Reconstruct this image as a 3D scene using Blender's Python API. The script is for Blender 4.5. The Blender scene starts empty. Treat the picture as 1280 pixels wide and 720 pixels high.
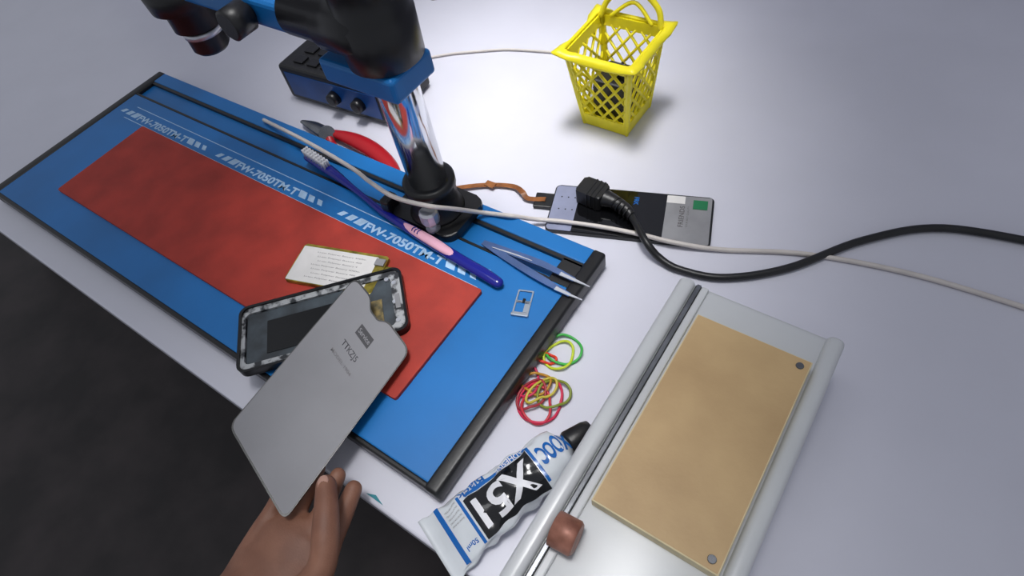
import bpy, bmesh, math, random
from mathutils import Vector, Matrix, noise
random.seed(7)
V=Vector
sc=bpy.context.scene
# ---------------------------------------------------------------- frame
# all modelling in centimetres, table top z=0; converted to metres (table 0.75 m high) on output
TABLE=0.75
HC=47.0
Xc=V((.8235,-.3866,.4156)); Yc=V((.5518,.7163,-.4272)); 
Xc.normalize(); Yc=(Yc-Xc*Yc.dot(Xc)).normalized(); Zc=Xc.cross(Yc)
def G(px,py,z=0.0):
    c=V((px-640,-(py-360),-761)); w=V((Xc.dot(c),Yc.dot(c),Zc.dot(c)))
    k=(HC-z)/(-w.z); return V((w.x*k,w.y*k,z))
# ---------------------------------------------------------------- materials
def lin(c):
    return tuple([(x/12.92 if x<=.04045 else ((x+.055)/1.055)**2.4) for x in c]+[1.0])
def M(name,col,rough=.5,metal=0,var=0.0,scale=60,bump=0.0,bscale=300,col2=None,coat=0,trans=0,spec=.5,thr=None):
    m=bpy.data.materials.new(name); m.use_nodes=True; nt=m.node_tree; b=nt.nodes['Principled BSDF']
    b.inputs['Base Color'].default_value=lin(col); b.inputs['Roughness'].default_value=rough
    b.inputs['Metallic'].default_value=metal; b.inputs['Coat Weight'].default_value=coat
    b.inputs['Specular IOR Level'].default_value=spec
    if trans: b.inputs['Transmission Weight'].default_value=trans
    tc=nt.nodes.new('ShaderNodeTexCoord')
    n=nt.nodes.new('ShaderNodeTexNoise'); n.inputs['Scale'].default_value=scale; n.inputs['Detail'].default_value=6
    nt.links.new(tc.outputs['Object'],n.inputs['Vector'])
    r=nt.nodes.new('ShaderNodeValToRGB')
    c2=col2 if col2 else tuple(max(0,x*(1-var)) for x in col)
    lo,hi=thr if thr else (.35,.65)
    r.color_ramp.elements[0].position=lo; r.color_ramp.elements[1].position=hi
    r.color_ramp.elements[0].color=lin(c2); r.color_ramp.elements[1].color=lin(col)
    nt.links.new(n.outputs['Fac'],r.inputs['Fac']); nt.links.new(r.outputs['Color'],b.inputs['Base Color'])
    if bump:
        n2=nt.nodes.new('ShaderNodeTexNoise'); n2.inputs['Scale'].default_value=bscale
        nt.links.new(tc.outputs['Object'],n2.inputs['Vector'])
        bp=nt.nodes.new('ShaderNodeBump'); bp.inputs['Strength'].default_value=bump; bp.inputs['Distance'].default_value=.001
        nt.links.new(n2.outputs['Fac'],bp.inputs['Height']); nt.links.new(bp.outputs['Normal'],b.inputs['Normal'])
    return m
m_table=M('white_laminate',(.845,.845,.89),.22,var=.03,scale=6)
m_wall=M('wall_paint',(.80,.80,.85),.5,var=.04,scale=4)
m_floor=M('dark_floor',(.24,.21,.21),.6,var=.35,scale=8)
m_blue=M('anodised_blue',(.07,.45,.74),.38,var=.10,scale=9,bump=.05,bscale=900)
m_blk=M('black_plastic',(.10,.10,.11),.4,var=.3,scale=40,bump=.1)
m_blkg=M('black_gloss',(.06,.06,.075),.34)
m_blue2=M('anodised_blue_dark',(.06,.30,.58),.4,var=.2,scale=20)
m_print=M('white_print',(.70,.83,.95),.5,var=.10,scale=120)
m_red=M('red_rubber',(.70,.20,.14),.6,col2=(.60,.155,.10),scale=25,bump=.25,bscale=1500)
m_chrome=M('chrome',(.88,.89,.91),.12,1)
m_alu=M('aluminium',(.84,.85,.88),.35,.7,var=.1,scale=80)
m_steel=M('tweezer_steel',(.40,.50,.70),.3,.6,var=.1)
m_tip=M('steel_tip',(.88,.89,.92),.25,.6)
m_bblue=M('brush_blue',(.08,.10,.52),.2,coat=.4)
m_pink=M('brush_pink',(.92,.70,.78),.4,var=.04)
m_white=M('white_plastic',(.86,.86,.88),.4,var=.03,scale=30)
m_cabw=M('white_cable',(.83,.80,.78),.45,var=.06,scale=50)
m_gold=M('gold_foil',(.72,.66,.28),.35,.5,col2=(.45,.40,.15),scale=90)
m_label=M('paper_label',(.88,.87,.86),.6,var=.04)
m_ink=M('grey_ink',(.38,.37,.38),.6)
m_bezel=M('phone_bezel',(.05,.055,.07),.3,var=.3)
m_glue=M('adhesive_residue',(.66,.67,.68),.6,col2=(.15,.16,.18),scale=120,thr=(.42,.55))
m_inner=M('phone_inner',(.28,.32,.35),.45,col2=(.18,.20,.22),scale=45)
m_amber=M('amber_patch',(.58,.50,.30),.5,col2=(.3,.28,.2),scale=150)
m_cover=M('satin_grey',(.48,.48,.50),.5,.15,var=.07,scale=12)
m_dink=M('dark_ink',(.10,.10,.14),.5)
m_lav=M('display_border',(.56,.58,.68),.35,.1,var=.06)
m_glass=M('display_glass',(.045,.047,.055),.1,coat=.6)
m_silv=M('display_foil',(.62,.62,.63),.35,.3,var=.1,scale=30)
m_flex=M('flex_orange',(.60,.38,.20),.35,col2=(.42,.24,.11),scale=70)
m_yel=M('yellow_plastic',(.96,.90,.13),.35,var=.04)
m_tray=M('tray_metal',(.66,.69,.73),.35,.6,var=.05)
m_tube=M('tube_white',(.84,.86,.88),.16,.0,var=.04,scale=40,coat=.5)
m_tblk=M('tube_black',(.04,.045,.06),.16,coat=.5)
m_tblue=M('tube_blue',(.10,.38,.68),.25)
m_mach=M('machine_white',(.78,.79,.80),.28,var=.05,scale=10)
m_rail=M('machine_rail',(.55,.56,.58),.25,.9,var=.2,scale=40)
m_tan=M('hylam_board',(.76,.64,.46),.5,col2=(.69,.57,.40),scale=16,bump=.1)
m_tane=M('board_edge',(.86,.80,.64),.5,var=.08)
m_cop=M('copper_knob',(.66,.45,.38),.45,.3,col2=(.50,.32,.26),scale=90)
m_skin=M('skin',(.55,.38,.30),.55,col2=(.47,.31,.24),scale=40,bump=.2,bscale=700)
m_nail=M('nail',(.70,.54,.48),.35)
m_sleeve=M('sleeve_cloth',(.13,.12,.14),.9,var=.3,scale=80,bump=.4,bscale=900)
m_teal=M('teal',(.10,.50,.55),.5)
m_green=M('pcb_green',(.10,.45,.28),.4)
m_tred=M('tool_red',(.68,.08,.12),.35)
# ---------------------------------------------------------------- modelling helpers
class O:
    def __init__(s,name): s.name=name; s.bm=bmesh.new(); s.mats=[]
    def add(s,bm,mat,mx=None,smooth=None):
        if mat not in s.mats: s.mats.append(mat)
        i=s.mats.index(mat)
        for f in bm.faces:
            f.material_index=i
            if smooth is not None: f.smooth=smooth
        if mx is not None: bm.transform(mx)
        me=bpy.data.meshes.new('tmp'); bm.to_mesh(me); bm.free(); s.bm.from_mesh(me); bpy.data.meshes.remove(me); return s
    def done(s,mods=None):
        bm=s.bm; bmesh.ops.recalc_face_normals(bm,faces=bm.faces)
        xs=[v.co.x for v in bm.verts]; ys=[v.co.y for v in bm.verts]; zs=[v.co.z for v in bm.verts]
        o=V(((min(xs)+max(xs))/2,(min(ys)+max(ys))/2,min(zs)))
        for v in bm.verts: v.co=(v.co-o)*.01
        me=bpy.data.meshes.new(s.name); bm.to_mesh(me); bm.free()
        for m in s.mats: me.materials.append(m)
        ob=bpy.data.objects.new(s.name,me); ob.location=o*.01+V((0,0,TABLE)); sc.collection.objects.link(ob); return ob
def box(x0,x1,y0,y1,z0,z1,bev=0,seg=2):
    bm=bmesh.new(); bmesh.ops.create_cube(bm,size=1)
    for v in bm.verts: v.co=V(((x0+x1)/2+v.co.x*(x1-x0),(y0+y1)/2+v.co.y*(y1-y0),(z0+z1)/2+v.co.z*(z1-z0)))
    if bev: bmesh.ops.bevel(bm,geom=bm.edges[:],offset=bev,segments=seg,profile=.5,affect='EDGES')
    return bm
def loft(rings,cap=True,closed=False,smooth=True):
    bm=bmesh.new(); R=[[bm.verts.new(p) for p in r] for r in rings]; n=len(R[0]); k=len(R)
    for i in range(k if closed else k-1):
        a=R[i]; b=R[(i+1)%k]
        for j in range(n):
            try: bm.faces.new((a[j],a[(j+1)%n],b[(j+1)%n],b[j]))
            except ValueError: pass
    for f in bm.faces: f.smooth=smooth
    if cap and not closed:
        for r in (R[0],R[-1]):
            f=bm.faces.new(r); f.smooth=False
    return bm
def cyl(p0,p1,prof,seg=28,smooth=True):
    """prof: list of (t,r) along p0->p1"""
    p0=V(p0);p1=V(p1);d=(p1-p0); t=d.normalized(); ref=V((0,0,1)) if abs(t.z)<.9 else V((1,0,0))
    a=t.cross(ref).normalized(); b=t.cross(a)
    return loft([[p0+d*tt+(a*math.cos(2*math.pi*j/seg)+b*math.sin(2*math.pi*j/seg))*r for j in range(seg)] for tt,r in prof],smooth=smooth)
def cat(P,n=8,closed=False):
    out=[];k=len(P)
    def g(i): return P[i%k] if closed else P[max(0,min(k-1,i))]
    for i in range(k if closed else k-1):
        a,b,c,d=g(i-1),g(i),g(i+1),g(i+2)
        for j in range(n):
            t=j/n; out.append(.5*((2*b)+(c-a)*t+(2*a-5*b+4*c-d)*t*t+(3*b-a-3*c+d)*t**3))
    if not closed: out.append(P[-1].copy())
    return out
def tube(P,r,seg=12,n=8,closed=False,flat=1.0,roundcap=True,up=V((0,0,1))):
    P=[V(p) for p in P]
    rr=r if isinstance(r,(list,tuple)) else [r]*len(P)
    C=cat(P,n,closed); Rr=cat([V((q,0,0)) for q in rr],n,closed); m=len(C)
    rings=[]
    for i in range(m):
        a=C[(i-1)%m] if closed else C[max(0,i-1)]; b=C[(i+1)%m] if closed else C[min(m-1,i+1)]
        t=(b-a).normalized(); u=up if abs(t.dot(up))<.97 else V((1,0,0))
        s=t.cross(u).normalized(); w=s.cross(t)
        rad=Rr[i].x
        def ring(c,q): return [c+(s*math.cos(2*math.pi*j/seg)+w*math.sin(2*math.pi*j/seg)*flat)*q for j in range(seg)]
        if i==0 and not closed and roundcap:
            for th in (80,55,28): rings.append(ring(C[i]-t*rad*math.sin(math.radians(th)),rad*math.cos(math.radians(th))))
        rings.append(ring(C[i],rad))
        if i==m-1 and not closed and roundcap:
            for th in (28,55,80): rings.append(ring(C[i]+t*rad*math.sin(math.radians(th)),rad*math.cos(math.radians(th))))
    return loft(rings,closed=closed)
def prism(poly,z0,z1,bev=0):
    bm=bmesh.new(); a=[bm.verts.new((p[0],p[1],z0)) for p in poly]; b=[bm.verts.new((p[0],p[1],z1)) for p in poly]; n=len(poly)
    bm.faces.new(a[::-1]); top=bm.faces.new(b)
    for i in range(n): bm.faces.new((a[i],a[(i+1)%n],b[(i+1)%n],b[i]))
    if bev: bmesh.ops.bevel(bm,geom=[e for e in top.edges],offset=bev,segments=2,profile=.5,affect='EDGES')
    return bm
def rrect(x0,x1,y0,y1,r,k=6):
    out=[]
    for cx,cy,a in ((x1-r,y1-r,0),(x0+r,y1-r,90),(x0+r,y0+r,180),(x1-r,y0+r,270)):
        for i in range(k+1):
            t=math.radians(a+90*i/k); out.append((cx+r*math.cos(t),cy+r*math.sin(t)))
    return out
def frame(outer,inner,z0,z1):
    bm=bmesh.new(); n=len(outer)
    L=[[bm.verts.new((p[0],p[1],z)) for p in pl] for pl,z in ((outer,z0),(outer,z1),(inner,z1),(inner,z0))]
    for q in range(4):
        a=L[q];b=L[(q+1)%4]
        for i in range(n): bm.faces.new((a[i],a[(i+1)%n],b[(i+1)%n],b[i]))
    return bm
def text(s,w,h,ext=.0,off=0.0):
    cu=bpy.data.curves.new('t','FONT'); cu.body=s; cu.size=1; cu.extrude=ext; cu.offset=off; cu.resolution_u=4
    ob=bpy.data.objects.new('t',cu); sc.collection.objects.link(ob); bpy.context.view_layer.update()
    dg=bpy.context.evaluated_depsgraph_get(); me=bpy.data.meshes.new_from_object(ob.evaluated_get(dg))
    bpy.data.objects.remove(ob); bm=bmesh.new(); bm.from_mesh(me); bpy.data.meshes.remove(me)
    xs=[v.co.x for v in bm.verts]; ys=[v.co.y for v in bm.verts]
    cx=(min(xs)+max(xs))/2; cy=(min(ys)+max(ys))/2; sx=w/(max(xs)-min(xs)); sy=h/(max(ys)-min(ys))
    for v in bm.verts: v.co=V(((v.co.x-cx)*sx,(v.co.y-cy)*sy,v.co.z))
    return bm
def basis(o,x,y):
    x=V(x).normalized(); z=x.cross(V(y)).normalized(); y=z.cross(x)
    m=Matrix((x,y,z)).transposed().to_4x4(); m.translation=V(o); return m
# ---------------------------------------------------------------- room shell
o=O('floor'); o.add(box(-260,200,-160,96,-79,-75),m_floor); o.done()
o=O('wall_back'); o.add(box(-260,200,92,96,-75,120),m_wall); o.done()
o=O('workbench_table')
o.add(box(-200,110,2.2,91.8,-2.5,0,.25,3),m_table)
for x in (-190,100):
    for y in (8,86): o.add(box(x-2.5,x+2.5,y-2.5,y+2.5,-75,-2.5),m_rail)
o.done()
# ---------------------------------------------------------------- microscope with base plate
XR=-17.6; XL=-88; YF=5.2; YB=31.4
o=O('microscope_with_base_plate')
o.add(box(XL,XR-1.2,YF+.45,26.4,.5,2.0,.12),m_blue)
o.add(box(XL,XR-1.2,29.5,YB,.5,2.0,.12),m_blue)
o.add(box(XL,XR-1.2,26.3,29.6,.5,1.5),m_blue)
o.add(box(XL,XR-1.2,29.1,29.5,1.2,1.9),m_blk)
o.add(box(XL,XR-1.2,26.42,26.7,1.2,1.95),m_blk)
o.add(box(XR-3.4,XR-1.0,26.6,29.4,1.2,1.9,.1),m_blk)
o.add(box(XL,XR-.6,YF,YF+.5,.3,1.97,.15),m_blk)
o.add(box(XR-1.35,XR,YF-.05,YB+.1,.15,2.08,.32,4),m_blk,smooth=True)
o.add(box(XL-1.3,XL+.1,YF-.05,YB+.1,.15,2.08,.32,4),m_blk,smooth=True)
for x in (XL+5,-52,XR-4):
    for y in (8,28): o.add(cyl((x,y,0),(x,y,.55),[(0,1.2),(1,1.2)]),m_blk)
# printed strip
for y in (24.65,22.42): o.add(box(XL+3,-26.2,y-.05,y+.05,1.99,2.012),m_print)
def para(x0,w,h,yc,sk):
    return [(x0-sk,yc-h/2),(x0+w-sk,yc-h/2),(x0+w+sk,yc+h/2),(x0+sk,yc+h/2)]
for x0 in (-36.1,-57.0,-77.5):
    o.add(text('FW-7050TM-T',10.4,1.05,off=.035),m_print,Matrix.Translation((x0,23.3,2.015)))
    for sg in (-1,1):
        for k,wd in enumerate((1.1,.9,.7)):
            xx=x0+sg*(6.0+k*1.35)
            o.add(prism(para(xx-wd/2,wd,.9-.12*k,23.4,-.22*sg),1.99,2.014),m_print)
# pole, flange, cuff
PX,PY=-35.3,28.3
o.add(prism(rrect(PX-4.3,PX+3.9,PY-2.95,PY+3.2,1.2),2.0,2.9,.2),m_blk)
o.add(cyl((PX,PY,2.8),(PX,PY,7.0),[(0,2.9),(.08,2.75),(.2,2.45),(.75,2.4),(.78,2.6),(.97,2.6),(1,2.2)]),m_blk)
o.add(cyl((PX,PY,2.8),(PX,PY,36),[(0,1.85),(1,1.85)],seg=40),m_chrome)
o.add(box(PX-5.2,PX-4.0,PY-3,PY-1.2,2.0,4.2,.3),m_blk)
# knob
kx,ky=-33.9,25.85
o.add(cyl((kx,ky,2.8),(kx,ky,5.4),[(0,.75),(.12,.75),(.14,.45),(.38,.45),(.42,.85),(.5,.95),(.92,.95),(1,.75)],seg=10,smooth=False),m_alu)
# blue collar and arm
o.add(box(PX-5.6,PX+2.6,PY-2.6,PY+2.4,18.0,20.2,.35,3),m_blue)
o.add(cyl((PX,PY,20.0),(PX,PY,33),[(0,2.6),(.03,3.1),(.3,3.2),(.32,2.9),(.6,2.9),(.62,3.2),(1,3.2)],seg=40),m_blkg)
o.add(cyl((PX+2.5,PY+1.5,27),(PX+6,PY+1.5,27),[(0,1.0),(.3,1.0),(.32,1.6),(.95,1.6),(1,1.3)],seg=24),m_blk)
o.add(cyl((PX+.4,PY-1.0,23.2),(PX-8,PY-1.0,23.2),[(0,2.0),(.03,2.3),(.12,2.4),(.5,2.4),(.52,2.1),(.97,2.1),(1,1.8)],seg=36),m_blkg)
o.add(box(PX-24,PX-7,PY-2.6,PY,21.6,24.2,.5,3),m_blue)
o.add(cyl((PX-12,PY-2.4,22.9),(PX-12,PY-5.0,22.9),[(0,.8),(.2,.8),(.22,1.3),(.95,1.3),(1,1.1)]),m_blk)
hx,hy=PX-25,PY-1
o.add(cyl((hx,hy,15.5),(hx,hy,28),[(0,1.6),(.03,1.9),(.2,1.9),(.22,2.5),(.38,2.5),(.4,3.4),(.6,3.6),(.62,3.0),(1,3.0)],seg=40),m_blk)
o.add(cyl((hx,hy,17.3),(hx,hy,17.9),[(0,2.02),(1,2.02)],seg=40),m_alu)
o.add(box(hx-4,hx+3,hy-3.5,hy+3.5,26.5,31,1.2,4),m_blk)
for s in (-1.8,1.8):
    o.add(cyl((hx+s,hy-3,30),(hx+s*1.3,hy-9,34),[(0,1.3),(.6,1.3),(.62,1.6),(1,1.5)]),m_blkg)
o.done()
# ---------------------------------------------------------------- red mat
o=O('red_rubber_mat'); o.add(prism(rrect(-80,-25.4,9.6,22.25,.25,3),2.01,2.4,.06),m_red); o.done()
# ---------------------------------------------------------------- battery
a=G(487,321,2.9); b=G(438,313,2.9); mx=basis((a.x,a.y,0),(a.x-b.x,a.y-b.y,0),V((0,0,1)).cross(V((a.x-b.x,a.y-b.y,0))))
o=O('phone_battery')
o.add(prism(rrect(-9.5,0,-4.6,0,.25),2.41,2.88,.12),m_gold,mx)
o.add(prism(rrect(-9.4,-1.0,-4.5,-.3,.1),2.88,2.9),m_label,mx)
o.add(box(-.2,.7,-2.2,-1.0,2.55,2.65),m_gold,mx); o.add(box(-1.1,-.1,-1.3,-.5,2.9,3.1,.05),m_silv,mx)
for k in range(7): o.add(text('Li-ion Polymer Battery 4000mAh'[0:28-2*(k%3)],5.4-.5*(k%3),.2),m_ink,mx@Matrix.Translation((-4.9,-.85-.5*k,2.905)))
o.done()
# ---------------------------------------------------------------- opened phone frame
A=G(500,332,3.2); B_=G(512,410,3.2)
w=(A-B_); W=w.length; yy=w.normalized(); xx=yy.cross(V((0,0,1)))  # x points out of the short edge
mx=basis((B_.x,B_.y,0),xx,yy)
o=O('opened_smartphone_frame')
out=rrect(-15.6,0,0,W,.9); inn=rrect(-15.35,-.25,.25,W-.25,.75)
inn2=rrect(-15.0,-1.15,.85,W-.85,.5)
o.add(frame(out,inn,2.42,3.25),m_bezel,mx)
o.add(prism(out,2.41,2.75),m_bezel,mx)
o.add(frame(inn,inn2,2.7,3.05),m_glue,mx)
o.add(prism(rrect(-14.9,-1.2,.9,W-.9,.4),2.7,2.86),m_inner,mx)
o.add(box(-3.6,-2.2,1.5,4.2,2.86,2.93,.02),m_amber,mx)
o.add(box(-5.5,-4.2,3.4,5.6,2.86,2.96,.03),m_glue,mx)
o.add(box(-13,-6,1.6,5.2,2.86,2.94,.03),m_bezel,mx)
for k,(p,q) in enumerate(((-.9,1.3),(-1.0,3.4),(-.85,5.6),(-1.5,6.2))): o.add(cyl((p,q,2.9),(p,q,3.12),[(0,.22),(1,.22)],seg=12),m_alu,mx)
o.add(box(-.95,-.5,2.6,4.2,3.0,3.14,.03),m_silv,mx)
o.done()
# ---------------------------------------------------------------- grey back cover with notch
A=G(513,438,3.45); Bp=G(444,346,5.4); C=G(437,541,3.45)
AB=(Bp-A); L1=AB.length; ux=AB.normalized(); vy=(C-A).normalized()
D2=16.0
def rpoly(P,rad,k=5):
    out=[];n=len(P)
    for i in range(n):
        p=V(P[i]);a=V(P[i-1]);b=V(P[(i+1)%n]); r=rad[i]
        da=(a-p).normalized();db=(b-p).normalized()
        if r<=0: out.append(p); continue
        s=p+da*r;e=p+db*r
        for j in range(k+1):
            t=j/k; out.append((1-t)**2*s+2*t*(1-t)*p+t*t*e)
    return out
uv=rpoly([(0,0),(0,D2),(L1,D2),(L1,0),(L1*.72,-.1),(L1*.62,.7),(L1*.48,.7),(L1*.38,0)],[.9,.8,.8,.8,.5,.3,.3,.5])
nz=vy.cross(ux).normalized(); nz=nz if nz.z>0 else -nz
def pl(s,t,h=0): return A+ux*s+vy*t+nz*h
def plate(poly,h0,h1):
    bm=bmesh.new(); lo=[bm.verts.new(pl(p[0],p[1],h0)) for p in poly]; hi=[bm.verts.new(pl(p[0],p[1],h1)) for p in poly]; n=len(poly)
    bm.faces.new(lo);bm.faces.new(hi)
    for i in range(n): bm.faces.new((lo[i],lo[(i+1)%n],hi[(i+1)%n],hi[i]))
    return bm
o=O('phone_back_cover')
o.add(plate(uv,-.12,0),m_bezel)
ctr=V((L1/2,D2/2)); o.add(plate([ctr+(p-ctr)*.98 for p in uv],0,.02),m_cover)
def plab(s0,s1,t0,t1,m): o.add(plate([V(q) for q in ((s0,t0),(s1,t0),(s1,t1),(s0,t1))],.02,.028),m)
plab(3.4,5.3,2.1,3.1,m_dink)
def ptext(s,w_,h_,cs,ct,m,hh=.035):
    bm=text(s,w_,h_,off=.01)
    for v in bm.verts: v.co=pl(cs-v.co.x,ct-v.co.y,hh)
    o.add(bm,m)
ptext('Service',1.6,.45,4.35,2.6,m_cover)
ptext('TTKZJ5',2.2,.7,4.6,4.5,m_dink); ptext('MODEL 1904',3.0,.3,4.6,5.6,m_ink)
o.done()
# ---------------------------------------------------------------- toothbrush
P=[G(386,196,2.6),G(412,213,2.6),G(445,238,2.6),G(479,265,2.6),G(517,289,2.6),G(545,306,2.6),G(576,325,2.6),G(605,342,2.6),G(622,353,2.55)]
o=O('blue_pink_toothbrush')
o.add(tube(P,[.6,.62,.32,.40,.55,.6,.58,.6,.55],flat=.75,seg=16),m_bblue)
q=[p+V((0,0,.22)) for p in (G(503,280,2.6),G(518,290,2.6),G(543,305,2.6),G(562,317,2.6),G(576,325,2.6))]
o.add(tube(q,[.2,.44,.53,.44,.15],flat=.62,seg=14),m_pink)
d=(P[5]-P[4]).normalized(); n_=d.cross(V((0,0,1)))
for k in range(3):
    c=P[4]+d*(.2+.38*k)+V((0,0,.52)); o.add(tube([c-n_*.28,c-d*.12,c+n_*.28],.055,n=3),m_bblue)
for i in range(8):
    for j in range(3):
        c=P[0].lerp(P[1],i/7*.95)+n_*(.3*(j-1))+V((0,0,.35)); o.add(cyl(c,c+V((0,0,.9)),[(0,.13),(1,.15)],seg=8),m_white)
o.done()
# ---------------------------------------------------------------- tweezers
o=O('steel_tweezers')
def leg(P,wd,th,mat):
    P=[V(p) for p in P]; C=cat(P,8); Wd=cat([V((q,0,0)) for q in wd],8); rings=[]
    for i,c in enumerate(C):
        t=(C[min(i+1,len(C)-1)]-C[max(i-1,0)]).normalized(); s=t.cross(V((0,0,1))).normalized(); u=s.cross(t); h=Wd[i].x
        rings.append([c+s*h+u*th,c-s*h+u*th,c-s*h-u*th,c+s*h-u*th])
    o.add(loft(rings,smooth=False),mat)
s0=G(604,303,2.12)
e1=G(718,350,2.35); e2=G(712,369,2.35)
leg([s0,G(640,316,2.3),G(680,331,2.45),e1],[.28,.34,.34,.22],.06,m_steel)
leg([s0,G(636,324,2.3),G(674,347,2.45),e2],[.28,.34,.34,.2],.06,m_steel)
leg([G(700,342,2.42),G(720,351,2.36),G(737,358.5,2.3)],[.2,.13,.03],.06,m_tip)
leg([G(694,360,2.42),G(712,368.7,2.36),G(728,375,2.3)],[.2,.12,.03],.06,m_tip)
leg([G(615,309,2.32),G(640,317,2.38),G(665,326,2.48)],[.04,.08,.04],.04,m_tip)
o.done()
# ---------------------------------------------------------------- sim tray
p0=G(638,394,2.1); p1=G(660,397,2.1); p2=G(642,361,2.1)
mx=basis((p0.x,p0.y,2.01),p1-p0,p2-p0); w_=(p1-p0).length; h_=(p2-p0).length
o=O('sim_card_tray')
def win(x0,x1,y0,y1): o.add(frame(rrect(x0-.13,x1+.13,y0-.13,y1+.13,.08),rrect(x0,x1,y0,y1,.08),0.01,.12),m_tray,mx)
mid=h_*.55
win(.2,w_-.2,.45,mid-.1); win(.2,w_-.2,mid+.1,h_-.16)
o.add(box(.0,w_,0,.3,0,.26,.06),m_tray,mx); o.add(box(w_*.62,w_-.2,.5,mid-.15,0.01,.08),m_tray,mx)
o.add(box(w_*.45,w_*.60,mid-.1,mid+.35,0.01,.13),m_bezel,mx); o.done()
# ---------------------------------------------------------------- rubber bands (one pile)
o=O('rubber_bands')
def band(px,py,r,col,ex=1.0,rot=0,wob=.08,z=.12,seed=0):
    m=M('band_%d'%seed,col,.45); c=G(px,py,z); rnd=random.Random(seed); ph=rnd.random()*6
    pts=[]
    for k in range(14):
        t=2*math.pi*k/14; rr=r*(1+wob*math.sin(2*t+ph)+wob*.5*math.sin(3*t+ph*2))
        x=rr*math.cos(t)*ex; y=rr*math.sin(t); a=math.radians(rot)
        pts.append(c+V((x*math.cos(a)-y*math.sin(a),x*math.sin(a)+y*math.cos(a),.14*(1+math.sin(3*t+ph)))))
    o.add(tube(pts,.12,seg=8,n=4,closed=True),m)
band(705,438,1.5,(.25,.70,.30),1.0,0,.05,seed=1)
band(699,445,1.25,(.78,.85,.20),1.1,40,.12,seed=2)
band(684,449,.5,(.90,.25,.15),1.5,20,.1,seed=3)
band(653,472,1.45,(.76,.15,.32),1.15,-30,.15,z=.2,seed=4)
band(671,480,.95,(.72,.52,.15),1.3,60,.15,z=.3,seed=5)
band(676,502,1.9,(.82,.14,.30),1.0,0,.10,seed=6)
band(692,493,1.35,(.50,.55,.18),.95,70,.1,z=.3,seed=7)
band(671,507,1.35,(.78,.20,.25),1.1,120,.12,z=.25,seed=8)
band(678,488,.8,(.76,.70,.25),1.7,80,.2,z=.4,seed=9)
band(665,494,1.0,(.62,.18,.22),1.5,100,.12,z=.3,seed=10)
o.done()
# ---------------------------------------------------------------- adhesive tube
c0=G(545,690,.5); c1=G(728,541,1.4); ax=(c1-c0); ax.z=0; LT=ax.length; ax.normalize(); sd=ax.cross(V((0,0,1)))  # sd points image lower-right
secs=[(0,2.75,.07,.4),(.5,2.72,.08,.4),(.9,2.55,.25,.4),(2,2.4,.65,.7),(4,2.3,1.05,1.1),(7,2.1,1.3,1.3),(9.5,1.95,1.4,1.4),(LT-2.2,1.8,1.4,1.4),(LT-1.9,1.2,1.1,1.3),(LT-1.5,.8,.8,1.3)]
def sec(s):
    for i in range(len(secs)-1):
        a,b=secs[i],secs[i+1]
        if s<=b[0]:
            t=(s-a[0])/(b[0]-a[0]); t=max(0,t); return [a[k]+(b[k]-a[k])*t for k in (1,2,3)]
    return secs[-1][1:]
def tp(s,th,off=0):
    hw,hh,zc=sec(s); c,sn=math.cos(th),math.sin(th)
    cr=1+ (.09*noise.noise(V((s*.8,c*2,sn*2)))*(1 if .8<s<LT-2.3 else 0))*2
    sg=lambda v,p: math.copysign(abs(v)**p,v)
    b=V((c0.x,c0.y,0))+ax*s
    return b+sd*((hw+off)*sg(c,.9)*cr)+V((0,0,max(.02,zc+(hh*cr+off)*sg(sn,.95))))
def tsurf(s,l,off=.02):
    hw,_,_=sec(s); x=max(-.97,min(.97,l/hw)); return tp(s,math.acos(x),off)
o=O('adhesive_tube')
ss=[0,.25,.5,.8]+[.8+.3*k for k in range(1,int((LT-3.0)/.3)+1)]+[LT-2.2,LT-1.9,LT-1.5]
o.add(loft([[tp(s,2*math.pi*j/40) for j in range(40)] for s in ss]),m_tube)
e=V((c0.x,c0.y,1.3))
o.add(cyl(e+ax*(LT-1.5),e+ax*(LT+.8),[(0,.95),(.1,1.05),(.8,.8),(1,.6)],seg=24),m_blk)
def patch(s0,s1,l0,l1,m,off=.02,skew=0):
    bm=bmesh.new(); ns,nl=24,14; g=[[bm.verts.new(tsurf(s0+(s1-s0)*i/ns+skew*j/nl,l0+(l1-l0)*j/nl,off)) for j in range(nl+1)] for i in range(ns+1)]
    for i in range(ns):
        for j in range(nl):
            f=bm.faces.new((g[i][j],g[i+1][j],g[i+1][j+1],g[i][j+1])); f.smooth=True
    o.add(bm,m)
patch(3.6,9.4,-1.15,1.85,m_tblk,.03)
patch(9.45,9.7,-1.5,1.6,m_tblue,.03); patch(1.35,1.75,-2.3,2.3,m_tblue,.03)
patch(3.2,3.45,-1.7,1.9,m_tblue,.03)
patch(3.9,9.5,-1.5,-1.22,m_tblue,.03)
def ttext(s,w_,h_,cs,cl,m,off=.05,bold=.02):
    bm=text(s,w_,h_,off=bold); bmesh.ops.triangulate(bm,faces=bm.faces); bmesh.ops.subdivide_edges(bm,edges=[e_ for e_ in bm.edges if e_.calc_length()>.4],cuts=2)
    for v in bm.verts: v.co=tsurf(cs-v.co.x,cl+v.co.y,off)
    o.add(bm,m)
ttext('X51',5.0,2.1,6.5,.35,m_white,.09,.03)
ttext('Black',2.4,.6,4.6,-1.58,m_tblue,.05)
ttext('XOOC',2.7,1.4,11.3,-.1,m_tblue,.06,.04)
ttext('50ml',1.0,.35,2.5,1.5,m_tblue,.04); ttext('ADHESIVE',2.6,.3,8.0,-1.36,m_white,.05)
for k in range(5): ttext('SEALANT FOR MOBILE',1.1,.12,2.5,-1.5+.3*k,m_ink,.04,0)
o.done()
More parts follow.
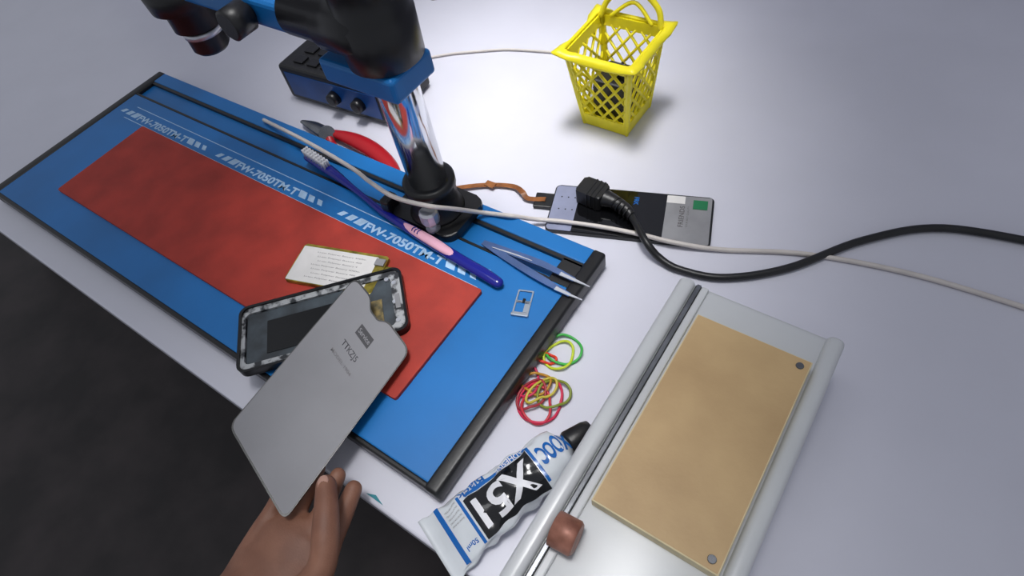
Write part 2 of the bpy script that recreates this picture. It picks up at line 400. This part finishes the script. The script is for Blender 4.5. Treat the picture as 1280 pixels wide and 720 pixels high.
# ---------------------------------------------------------------- machine with tan board
o=O('lcd_separator_machine')
x0,x1,y0,y1=-9.7,3.2,2.6,29.8
o.add(box(x0,x1,y0,y1,.6,5.4,.6,4),m_mach,smooth=True)
o.add(box(x0,x0+1.35,y0,y1,4.0,5.9,.5,4),m_mach,smooth=True)
o.add(box(x0+1.5,x0+1.85,y0+.4,y1-.3,5.2,5.75,.05),m_rail)
o.add(box(x0+1.4,x0+2.3,y0+.4,y1-.3,5.0,5.5),m_blk)
o.add(box(x0+1.9,x0+2.5,y0+.4,y1-.3,5.0,5.7,.12),m_mach)
o.add(box(x0+2.8,x1-1.5,9.9,26.4,5.35,6.45,.05),m_tane)
o.add(box(x0+2.9,x1-1.6,10.0,26.3,6.4,6.5),m_tan)
for x in (x1-2.2,):
    for y in (10.6,25.7): o.add(cyl((x,y,6.48),(x,y,6.58),[(0,.3),(1,.25)],seg=16),m_rail)
o.add(box(x1-1.3,x1,y0,y1,4.0,5.9,.5,4),m_mach,smooth=True)
for x in (x0+2,x1-2):
    for y in (y0+2,y1-2): o.add(cyl((x,y,0),(x,y,.7),[(0,1),(1,1)]),m_blk)
ka=G(692,659,6.6); kb=G(722,675,6.6); 
o.add(cyl(ka,kb,[(0,.95),(.04,1.15),(.9,1.15),(1,1.0)],seg=32),m_cop)
o.add(cyl(ka-(kb-ka)*.02,ka+(kb-ka)*.02,[(0,.5),(1,.5)],seg=20),m_cop)
o.done()
# ---------------------------------------------------------------- display module
BL=G(680,287,.4); L=V((12.5,4.4,0)).normalized(); mx=basis((BL.x,BL.y,0),L,V((-L.y,L.x,0)))
WD=6.4; LN=16.2
o=O('phone_display_module')
o.add(prism(rrect(0,LN,0,WD,.5),.02,.42,.05),m_bezel,mx)
o.add(prism(rrect(.12,2.9,.12,WD-.12,.4),.42,.44),m_lav,mx)
o.add(prism(rrect(2.7,11.6,.12,WD-.12,.1),.42,.46,.02),m_glass,mx)
o.add(prism(rrect(11.6,LN-.2,.12,WD-.12,.2),.42,.45),m_silv,mx)
for i in range(3):
    for j in range(3): o.add(cyl((.9+.7*i,1.3+1.7*j,.44),(.9+.7*i,1.3+1.7*j,.47),[(0,.08),(1,.08)],seg=10),m_bezel,mx)
o.add(box(11.6,13.4,5.2,6.2,.45,.47),m_label,mx)
o.add(text('FRIENDS',2.8,.5,off=.02),m_ink,mx@Matrix.Translation((13.2,3.5,.46))@Matrix.Rotation(math.pi/2,4,'Z'))
o.add(text('YOUR BEST QUALITY',2.8,.2),m_ink,mx@Matrix.Translation((13.8,3.5,.46))@Matrix.Rotation(math.pi/2,4,'Z'))
o.add(text('FRK',1.1,.5,off=.02),m_tblue,mx@Matrix.Translation((8.6,5.0,.47))@Matrix.Rotation(-math.pi/2,4,'Z'))
o.add(box(14.2,15.6,4.6,5.8,.45,.5),m_green,mx)
o.add(box(-1.9,.1,3.0,5.0,.05,.5,.1),m_blk,mx)
o.done()
o=O('flex_ribbon_cable')
P=cat([G(556,238,.5),G(585,233,.4),G(615,231,.35),G(642,233,.4),(G(653,240,.7)),G(660,248,.4),G(682,249,.62)],8)
bm=bmesh.new(); pr=None
for i,c in enumerate(P):
    t=(P[min(i+1,len(P)-1)]-P[max(0,i-1)]).normalized(); s=t.cross(V((0,0,1))).normalized()*.3
    cur=[bm.verts.new(c+s+V((0,0,.03))),bm.verts.new(c-s+V((0,0,.03))),bm.verts.new(c-s-V((0,0,.03))),bm.verts.new(c+s-V((0,0,.03)))]
    if pr:
        for j in range(4): bm.faces.new((pr[j],pr[(j+1)%4],cur[(j+1)%4],cur[j]))
    else: bm.faces.new(cur)
    pr=cur
bm.faces.new(pr); o.add(bm,m_flex); o.add(box(-.5,.7,-.4,.4,0,.2,.04),m_flex,Matrix.Translation(G(612,231,.35))); o.done()
# ---------------------------------------------------------------- power plug and cord
o=O('power_cord_with_plug')
a=G(727,236,1.45); b=G(768,252,1.45); t=(b-a).normalized(); mx=basis(a,t,V((0,0,1)).cross(t)); ln=(b-a).length
o.add(prism(rrect(-.1,ln*.72,-1.15,1.15,.3),-.85,.85,.2),m_blk,mx)
o.add(box(-.14,.0,-.9,.9,-.6,.6,.05),m_blkg,mx)
for k,(u,h) in enumerate(((.30,1.22),(.42,1.22),(.54,1.22))): o.add(box(ln*u,ln*u+.2,-h,h,-.9,.92,.06),m_blk,mx)
o.add(tube([a+(b-a)*.68,b,G(783,261,1.4),G(791,272,1.2)],[1.0,.72,.55,.42],flat=.85,seg=14),m_blk)
for k in range(5):
    c=b.lerp(G(791,272,1.2),k/5+.1); dd=(G(791,272,1.2)-b).normalized(); o.add(cyl(c-dd*.08,c+dd*.08,[(0,.72-.05*k),(1,.72-.05*k)],seg=16),m_blk)
o.add(tube([G(788,268,1.25),G(797,283,1.45),G(808,303,1.5),G(824,322,.7),G(850,337,.38),G(905,347,.38),G(985,335,.38),G(1080,300,.38),G(1180,285,.38),G(1330,310,.38)],.36,seg=12),m_blk)
o.done()
# ---------------------------------------------------------------- white cables
o=O('white_cable')
o.add(tube([G(330,150,2.4),G(385,178,4),G(438,209,5.0),G(462,227,5.8),G(492,246,6.3),G(533,257,6.6),G(566,261,5.2),G(605,266,2.5),G(640,270,2.35),G(668,274,.9),G(704,277,.72),G(754,284,.75),G(800,293,.72),G(842,303,.72),G(900,312,.3),G(1010,318,.25),G(1150,345,.25),G(1330,400,.25)],.23,seg=10),m_cabw); o.done()
o=O('thin_cable'); o.add(tube([G(470,92,.2),G(520,76,.2),G(560,68,.2),G(600,64,.2),G(640,62,.2),G(700,66,.2)],.17,seg=8),m_cabw); o.done()
# ---------------------------------------------------------------- basket
o=O('yellow_plastic_basket')
bx0,bx1,by0,by1=-30.0,-24.6,48.9,54.4; tx0,tx1,ty0,ty1=-31.4,-23.9,47.9,55.5; Hb=9.6
bot=[V((bx0,by0,.0)),V((bx1,by0,0)),V((bx1,by1,0)),V((bx0,by1,0))]
top=[V((tx0,ty0,Hb)),V((tx1,ty0,Hb)),V((tx1,ty1,Hb)),V((tx0,ty1,Hb))]
o.add(box(bx0,bx1,by0,by1,.02,.3,.1),m_yel)
for k in range(4):
    b0,b1,t0,t1=bot[k],bot[(k+1)%4],top[k],top[(k+1)%4]
    def Q(u,v,i=0): return b0.lerp(b1,u).lerp(t0.lerp(t1,u),v)
    nn=(b1-b0).cross(t0-b0).normalized()*.12
    def slab(u0,u1,v0,v1,m=m_yel):
        bm=bmesh.new(); c=[Q(u0,v0),Q(u1,v0),Q(u1,v1),Q(u0,v1)]
        a_=[bm.verts.new(p+nn) for p in c]; b_=[bm.verts.new(p-nn) for p in c]
        bm.faces.new(a_);bm.faces.new(b_)
        for i in range(4): bm.faces.new((a_[i],a_[(i+1)%4],b_[(i+1)%4],b_[i]))
        o.add(bm,m)
    slab(0,1,.01,.17); slab(0,1,.88,1.0); slab(0,.07,.1,1); slab(.93,1,.1,1)
    o.add(tube([b0+V((0,0,.15)),t0],.24,n=4,seg=10),m_yel)
    asp=1.2
    for sg in (1,-1):
        for c in [x*.25 for x in range(-8,14)]:
            v0,v1=.17,.9
            u_a=c+sg*(v0)*asp; u_b=c+sg*(v1)*asp
            du=u_b-u_a
            ta,tb=(.05-u_a)/du,(.95-u_a)/du
            if ta>tb: ta,tb=tb,ta
            ta=max(0,ta);tb=min(1,tb)
            if tb-ta<.03: continue
            pA=Q(u_a+(u_b-u_a)*ta,v0+(v1-v0)*ta); pB=Q(u_a+(u_b-u_a)*tb,v0+(v1-v0)*tb)
            o.add(tube([pA,pB],.17,n=1,seg=6,roundcap=False),m_yel)
# flared wavy rim
cx,cy=(tx0+tx1)/2,(ty0+ty1)/2
ri=[];ro=[];rm=[]
pl_=rrect(tx0,tx1,ty0,ty1,.5,4)
dense=[]
for i in range(len(pl_)):
    a=V(pl_[i]).to_3d(); b=V(pl_[(i+1)%len(pl_)]).to_3d(); k=max(1,int((b-a).length/.5))
    for j in range(k): dense.append(a.lerp(b,j/k))
for p in dense:
    dx=(p.x-cx)/((tx1-tx0)/2); dy=(p.y-cy)/((ty1-ty0)/2)
    cor=max(0,(min(abs(dx),abs(dy))-.45)/.55); dirn=V((dx if abs(dx)>.85 else dx*.3,dy if abs(dy)>.85 else dy*.3,0)).normalized()
    ex=.8+1.0*cor**1.5
    ri.append(V((p.x,p.y,Hb-.1))); rm.append(V((p.x,p.y,Hb+.35))+dirn*.35); ro.append(V((p.x,p.y,Hb-.45+.8*cor))+dirn*ex)
bm=bmesh.new(); n=len(dense)
rows=[[bm.verts.new(p) for p in r] for r in (ri,rm,ro,[p-V((0,0,.15)) for p in ro],[p-V((0,0,.2)) for p in rm])]
for k in range(5):
    a_,b_=rows[k],rows[(k+1)%5]
    for i in range(n):
        f=bm.faces.new((a_[i],a_[(i+1)%n],b_[(i+1)%n],b_[i])); f.smooth=True
o.add(bm,m_yel)
o.add(tube([V((tx0+.2,ty1-.3,Hb)),V((tx0+1,ty1+.3,Hb+1.8)),V((cx,ty1+.6,Hb+3.2)),V((tx1-1,ty1+.3,Hb+1.8)),V((tx1-.2,ty1-.3,Hb))],.32,n=8,seg=10),m_yel)
o.add(tube([V((tx0+1.4,ty1-.1,Hb+.1)),V((cx,ty1+.5,Hb+1.7)),V((tx1-1.4,ty1-.1,Hb+.1))],.22,n=8,seg=10),m_yel)
o.done()
o=O('cable_scraps')
for k in range(30):
    c=V((random.uniform(bx0+1.3,bx1-1.3),random.uniform(by0+1.4,by1-1.4),random.uniform(.9,6.6)))
    kind=k%3
    if kind==0:
        o.add(tube([c+V((random.uniform(-1,1),random.uniform(-1,1),random.uniform(-.3,.4))) for _ in range(5)],.16,closed=True,n=5,seg=8),m_blk)
    elif kind==1:
        o.add(box(-.8,.8,-.5,.5,-.2,.2,.05),m_blkg,Matrix.Translation(c)@Matrix.Rotation(random.random()*3,4,'Z')@Matrix.Rotation(random.random(),4,'X'))
    else: o.add(box(-.9,.9,-.6,.6,-.35,.35,.1),random.choice([m_blk,m_silv,m_blk]),Matrix.Translation(c)@Matrix.Rotation(random.random()*3,4,'Y')@Matrix.Rotation(random.random(),4,'Z'))
o.add(box(bx0+.7,bx1-.7,by0+.7,by1-.7,.35,5.6,.3),m_blk)
o.done()
# ---------------------------------------------------------------- items behind the base plate
o=O('cutting_pliers')
o.add(tube([G(500,234,.8),G(488,208,.9),G(466,188,.9),G(440,174,.9),G(415,166,.8)],[.6,.9,1.1,.95,.5],flat=.7,seg=12),m_tred)
o.add(tube([G(487,238,.8),G(468,224,.9),G(446,210,.9),G(420,190,.9),G(412,174,.8)],[.5,.7,.85,.75,.5],flat=.7,seg=12),m_tred)
o.add(cyl(G(409,168,.3),G(409,168,1.3),[(0,1.1),(1,1.0)],seg=20),m_rail)
o.add(tube([G(409,168,.8),G(392,158,.8),G(378,152,.8)],[1.0,.8,.3],flat=.5),m_rail)
o.done()
o=O('black_soldering_station')
a=G(490,160,0); 
mx=Matrix.Translation((a.x,a.y,0))@Matrix.Rotation(math.radians(4),4,'Z')
o.add(box(-17,0,0,9,.2,5.2,.5,3),m_blk,mx,smooth=False)
o.add(box(-16,-1,-.08,.1,1,4.4),m_blue2,mx)
for x in (-4,-8): o.add(cyl((x,-.1,2.6),(x,-1.1,2.6),[(0,.9),(.9,.8),(1,.6)]),m_blkg,mx)
for i in range(6):
    for j in range(3): o.add(box(-15+i*2.3,-13.4+i*2.3,1.2+j*2.2,2.6+j*2.2,5.2,5.45,.08),m_blkg,mx)
for x in (-15.5,-1.5):
    for y in (1.5,7.5): o.add(cyl((x,y,0),(x,y,.3),[(0,.6),(1,.6)]),m_blk,mx)
o.done()
# teal sticker scrap on table
o=O('teal_sticker')
q=[(p.x,max(p.y,2.6)) for p in (G(455,620,0),G(470,619,0),G(473,640,0),G(463,634,0))]
o.add(prism(q,.0,.04),m_teal); o.done()
# ---------------------------------------------------------------- technician's hand holding the cover
o=O('technician_hand')
hb=bmesh.new()
def addh(bm):
    me=bpy.data.meshes.new('h'); bm.to_mesh(me); bm.free(); hb.from_mesh(me); bpy.data.meshes.remove(me)
wr=V((-27.5,-12.0,.6)); 
for i,(bx,by,tx,ty,l) in enumerate(((-22.9,-4.2,-24.2,1.9,1),(-24.9,-3.6,-26.0,2.0,1.05),(-26.9,-3.9,-27.8,1.6,1),(-28.7,-4.9,-29.4,-.2,.8))):
    b=V((bx,by,1.6)); t=V((tx,ty,2.45)); md=b.lerp(t,.45)+V((0,0,-.25)); md2=b.lerp(t,.75)+V((0,0,-.15)); r=.82-.05*i
    addh(tube([wr.lerp(b,.5),b,md,md2,t],[.95,r+.1,r,r*.93,r*.82],n=6,seg=14))
addh(tube([wr,V((-26,-9,1.2)),V((-25.6,-6,1.3)),V((-25.8,-4.6,1.4))],[2.6,3.1,3.9,3.4],n=6,seg=24,flat=.42))
addh(tube([V((-25,-9.5,1.4)),V((-22.6,-6.8,2.4)),V((-21.9,-3.6,3.4)),V((-23.2,-1.2,4.3)),V((-25.2,.9,4.35))],[1.5,1.45,1.05,.98,.78],n=6,seg=14))
addh(tube([V((-26.5,-8,1.0)),wr,V((-30.5,-20,-.6)),V((-34,-30,-3)),V((-37,-38,-6))],[2.6,2.45,3.1,3.7,4.0],n=6,seg=24,flat=.8))
me=bpy.data.meshes.new('hm'); hb.to_mesh(me); hb.free(); ho=bpy.data.objects.new('hm',me); sc.collection.objects.link(ho)
md=ho.modifiers.new('r','REMESH'); md.mode='VOXEL'; md.voxel_size=.16; md.use_smooth_shade=True
md=ho.modifiers.new('s','SMOOTH'); md.factor=.5; md.iterations=5
bpy.context.view_layer.update(); dg=bpy.context.evaluated_depsgraph_get(); me2=bpy.data.meshes.new_from_object(ho.evaluated_get(dg)); bpy.data.objects.remove(ho)
bm=bmesh.new(); bm.from_mesh(me2); bm.transform(Matrix.Translation((.9,.3,0))); o.add(bm,m_skin,smooth=True)
o.add(tube([V((-23.7,.55,5.0)),V((-24.4,1.3,4.95))],[.42,.42],flat=.3,n=3),m_nail)
o.add(tube([V((-29.6,-19,-.6)),V((-33.1,-30,-3)),V((-36,-38,-6)),V((-41,-52,-12))],[3.7,4.5,5.0,5.5],n=6,seg=28,flat=.85,roundcap=False),m_sleeve)
o.done()
# ---------------------------------------------------------------- lights
w=bpy.data.worlds.new('W'); sc.world=w; w.use_nodes=True
w.node_tree.nodes['Background'].inputs['Color'].default_value=(.87,.91,1,1); w.node_tree.nodes['Background'].inputs['Strength'].default_value=.38
def area(name,loc,tgt,sx,sy,e,spread=180,col=(1,1,1),roll=None):
    l=bpy.data.lights.new(name,'AREA'); l.shape='RECTANGLE'; l.size=sx; l.size_y=sy; l.energy=e; l.spread=math.radians(spread); l.color=col
    ob=bpy.data.objects.new(name,l); sc.collection.objects.link(ob); ob.location=loc
    z=(V(loc)-V(tgt)).normalized(); y=V(roll) if roll else V((0,1,0)); x=y.cross(z).normalized(); y=z.cross(x)
    m=Matrix((x,y,z)).transposed().to_4x4(); m.translation=V(loc); ob.matrix_world=m; return ob
RL=(-.57,.82,0)
area('added_centre_beam',(-.19,.14,2.0),(-.19,.14,.75),.27,.44,.30,24,(1,.99,.985),roll=RL)  # added narrow beam, brightens the near part of the middle strip; no real fixture
area('added_centre_beam.001',(-.42,.50,2.0),(-.42,.50,.75),.37,.48,.78,26,(1,.99,.985),roll=RL)  # second added beam, wider, keeps the far middle brighter than the sides
area('ceiling_tube',(-.5,.1,2.6),(-.3,.3,.75),1.2,.4,3.2,180,(.97,.98,1))
# ---------------------------------------------------------------- camera
cd=bpy.data.cameras.new('camera'); cam=bpy.data.objects.new('camera',cd); sc.collection.objects.link(cam)
cd.sensor_fit='HORIZONTAL'; cd.sensor_width=36; cd.lens=36*761/1280; cd.clip_start=.01; cd.clip_end=50
R=Matrix((Xc,Yc,Zc)).to_4x4(); R.translation=V((0,0,HC*.01+TABLE)); cam.matrix_world=R
sc.camera=cam
sc.view_settings.view_transform='Standard'
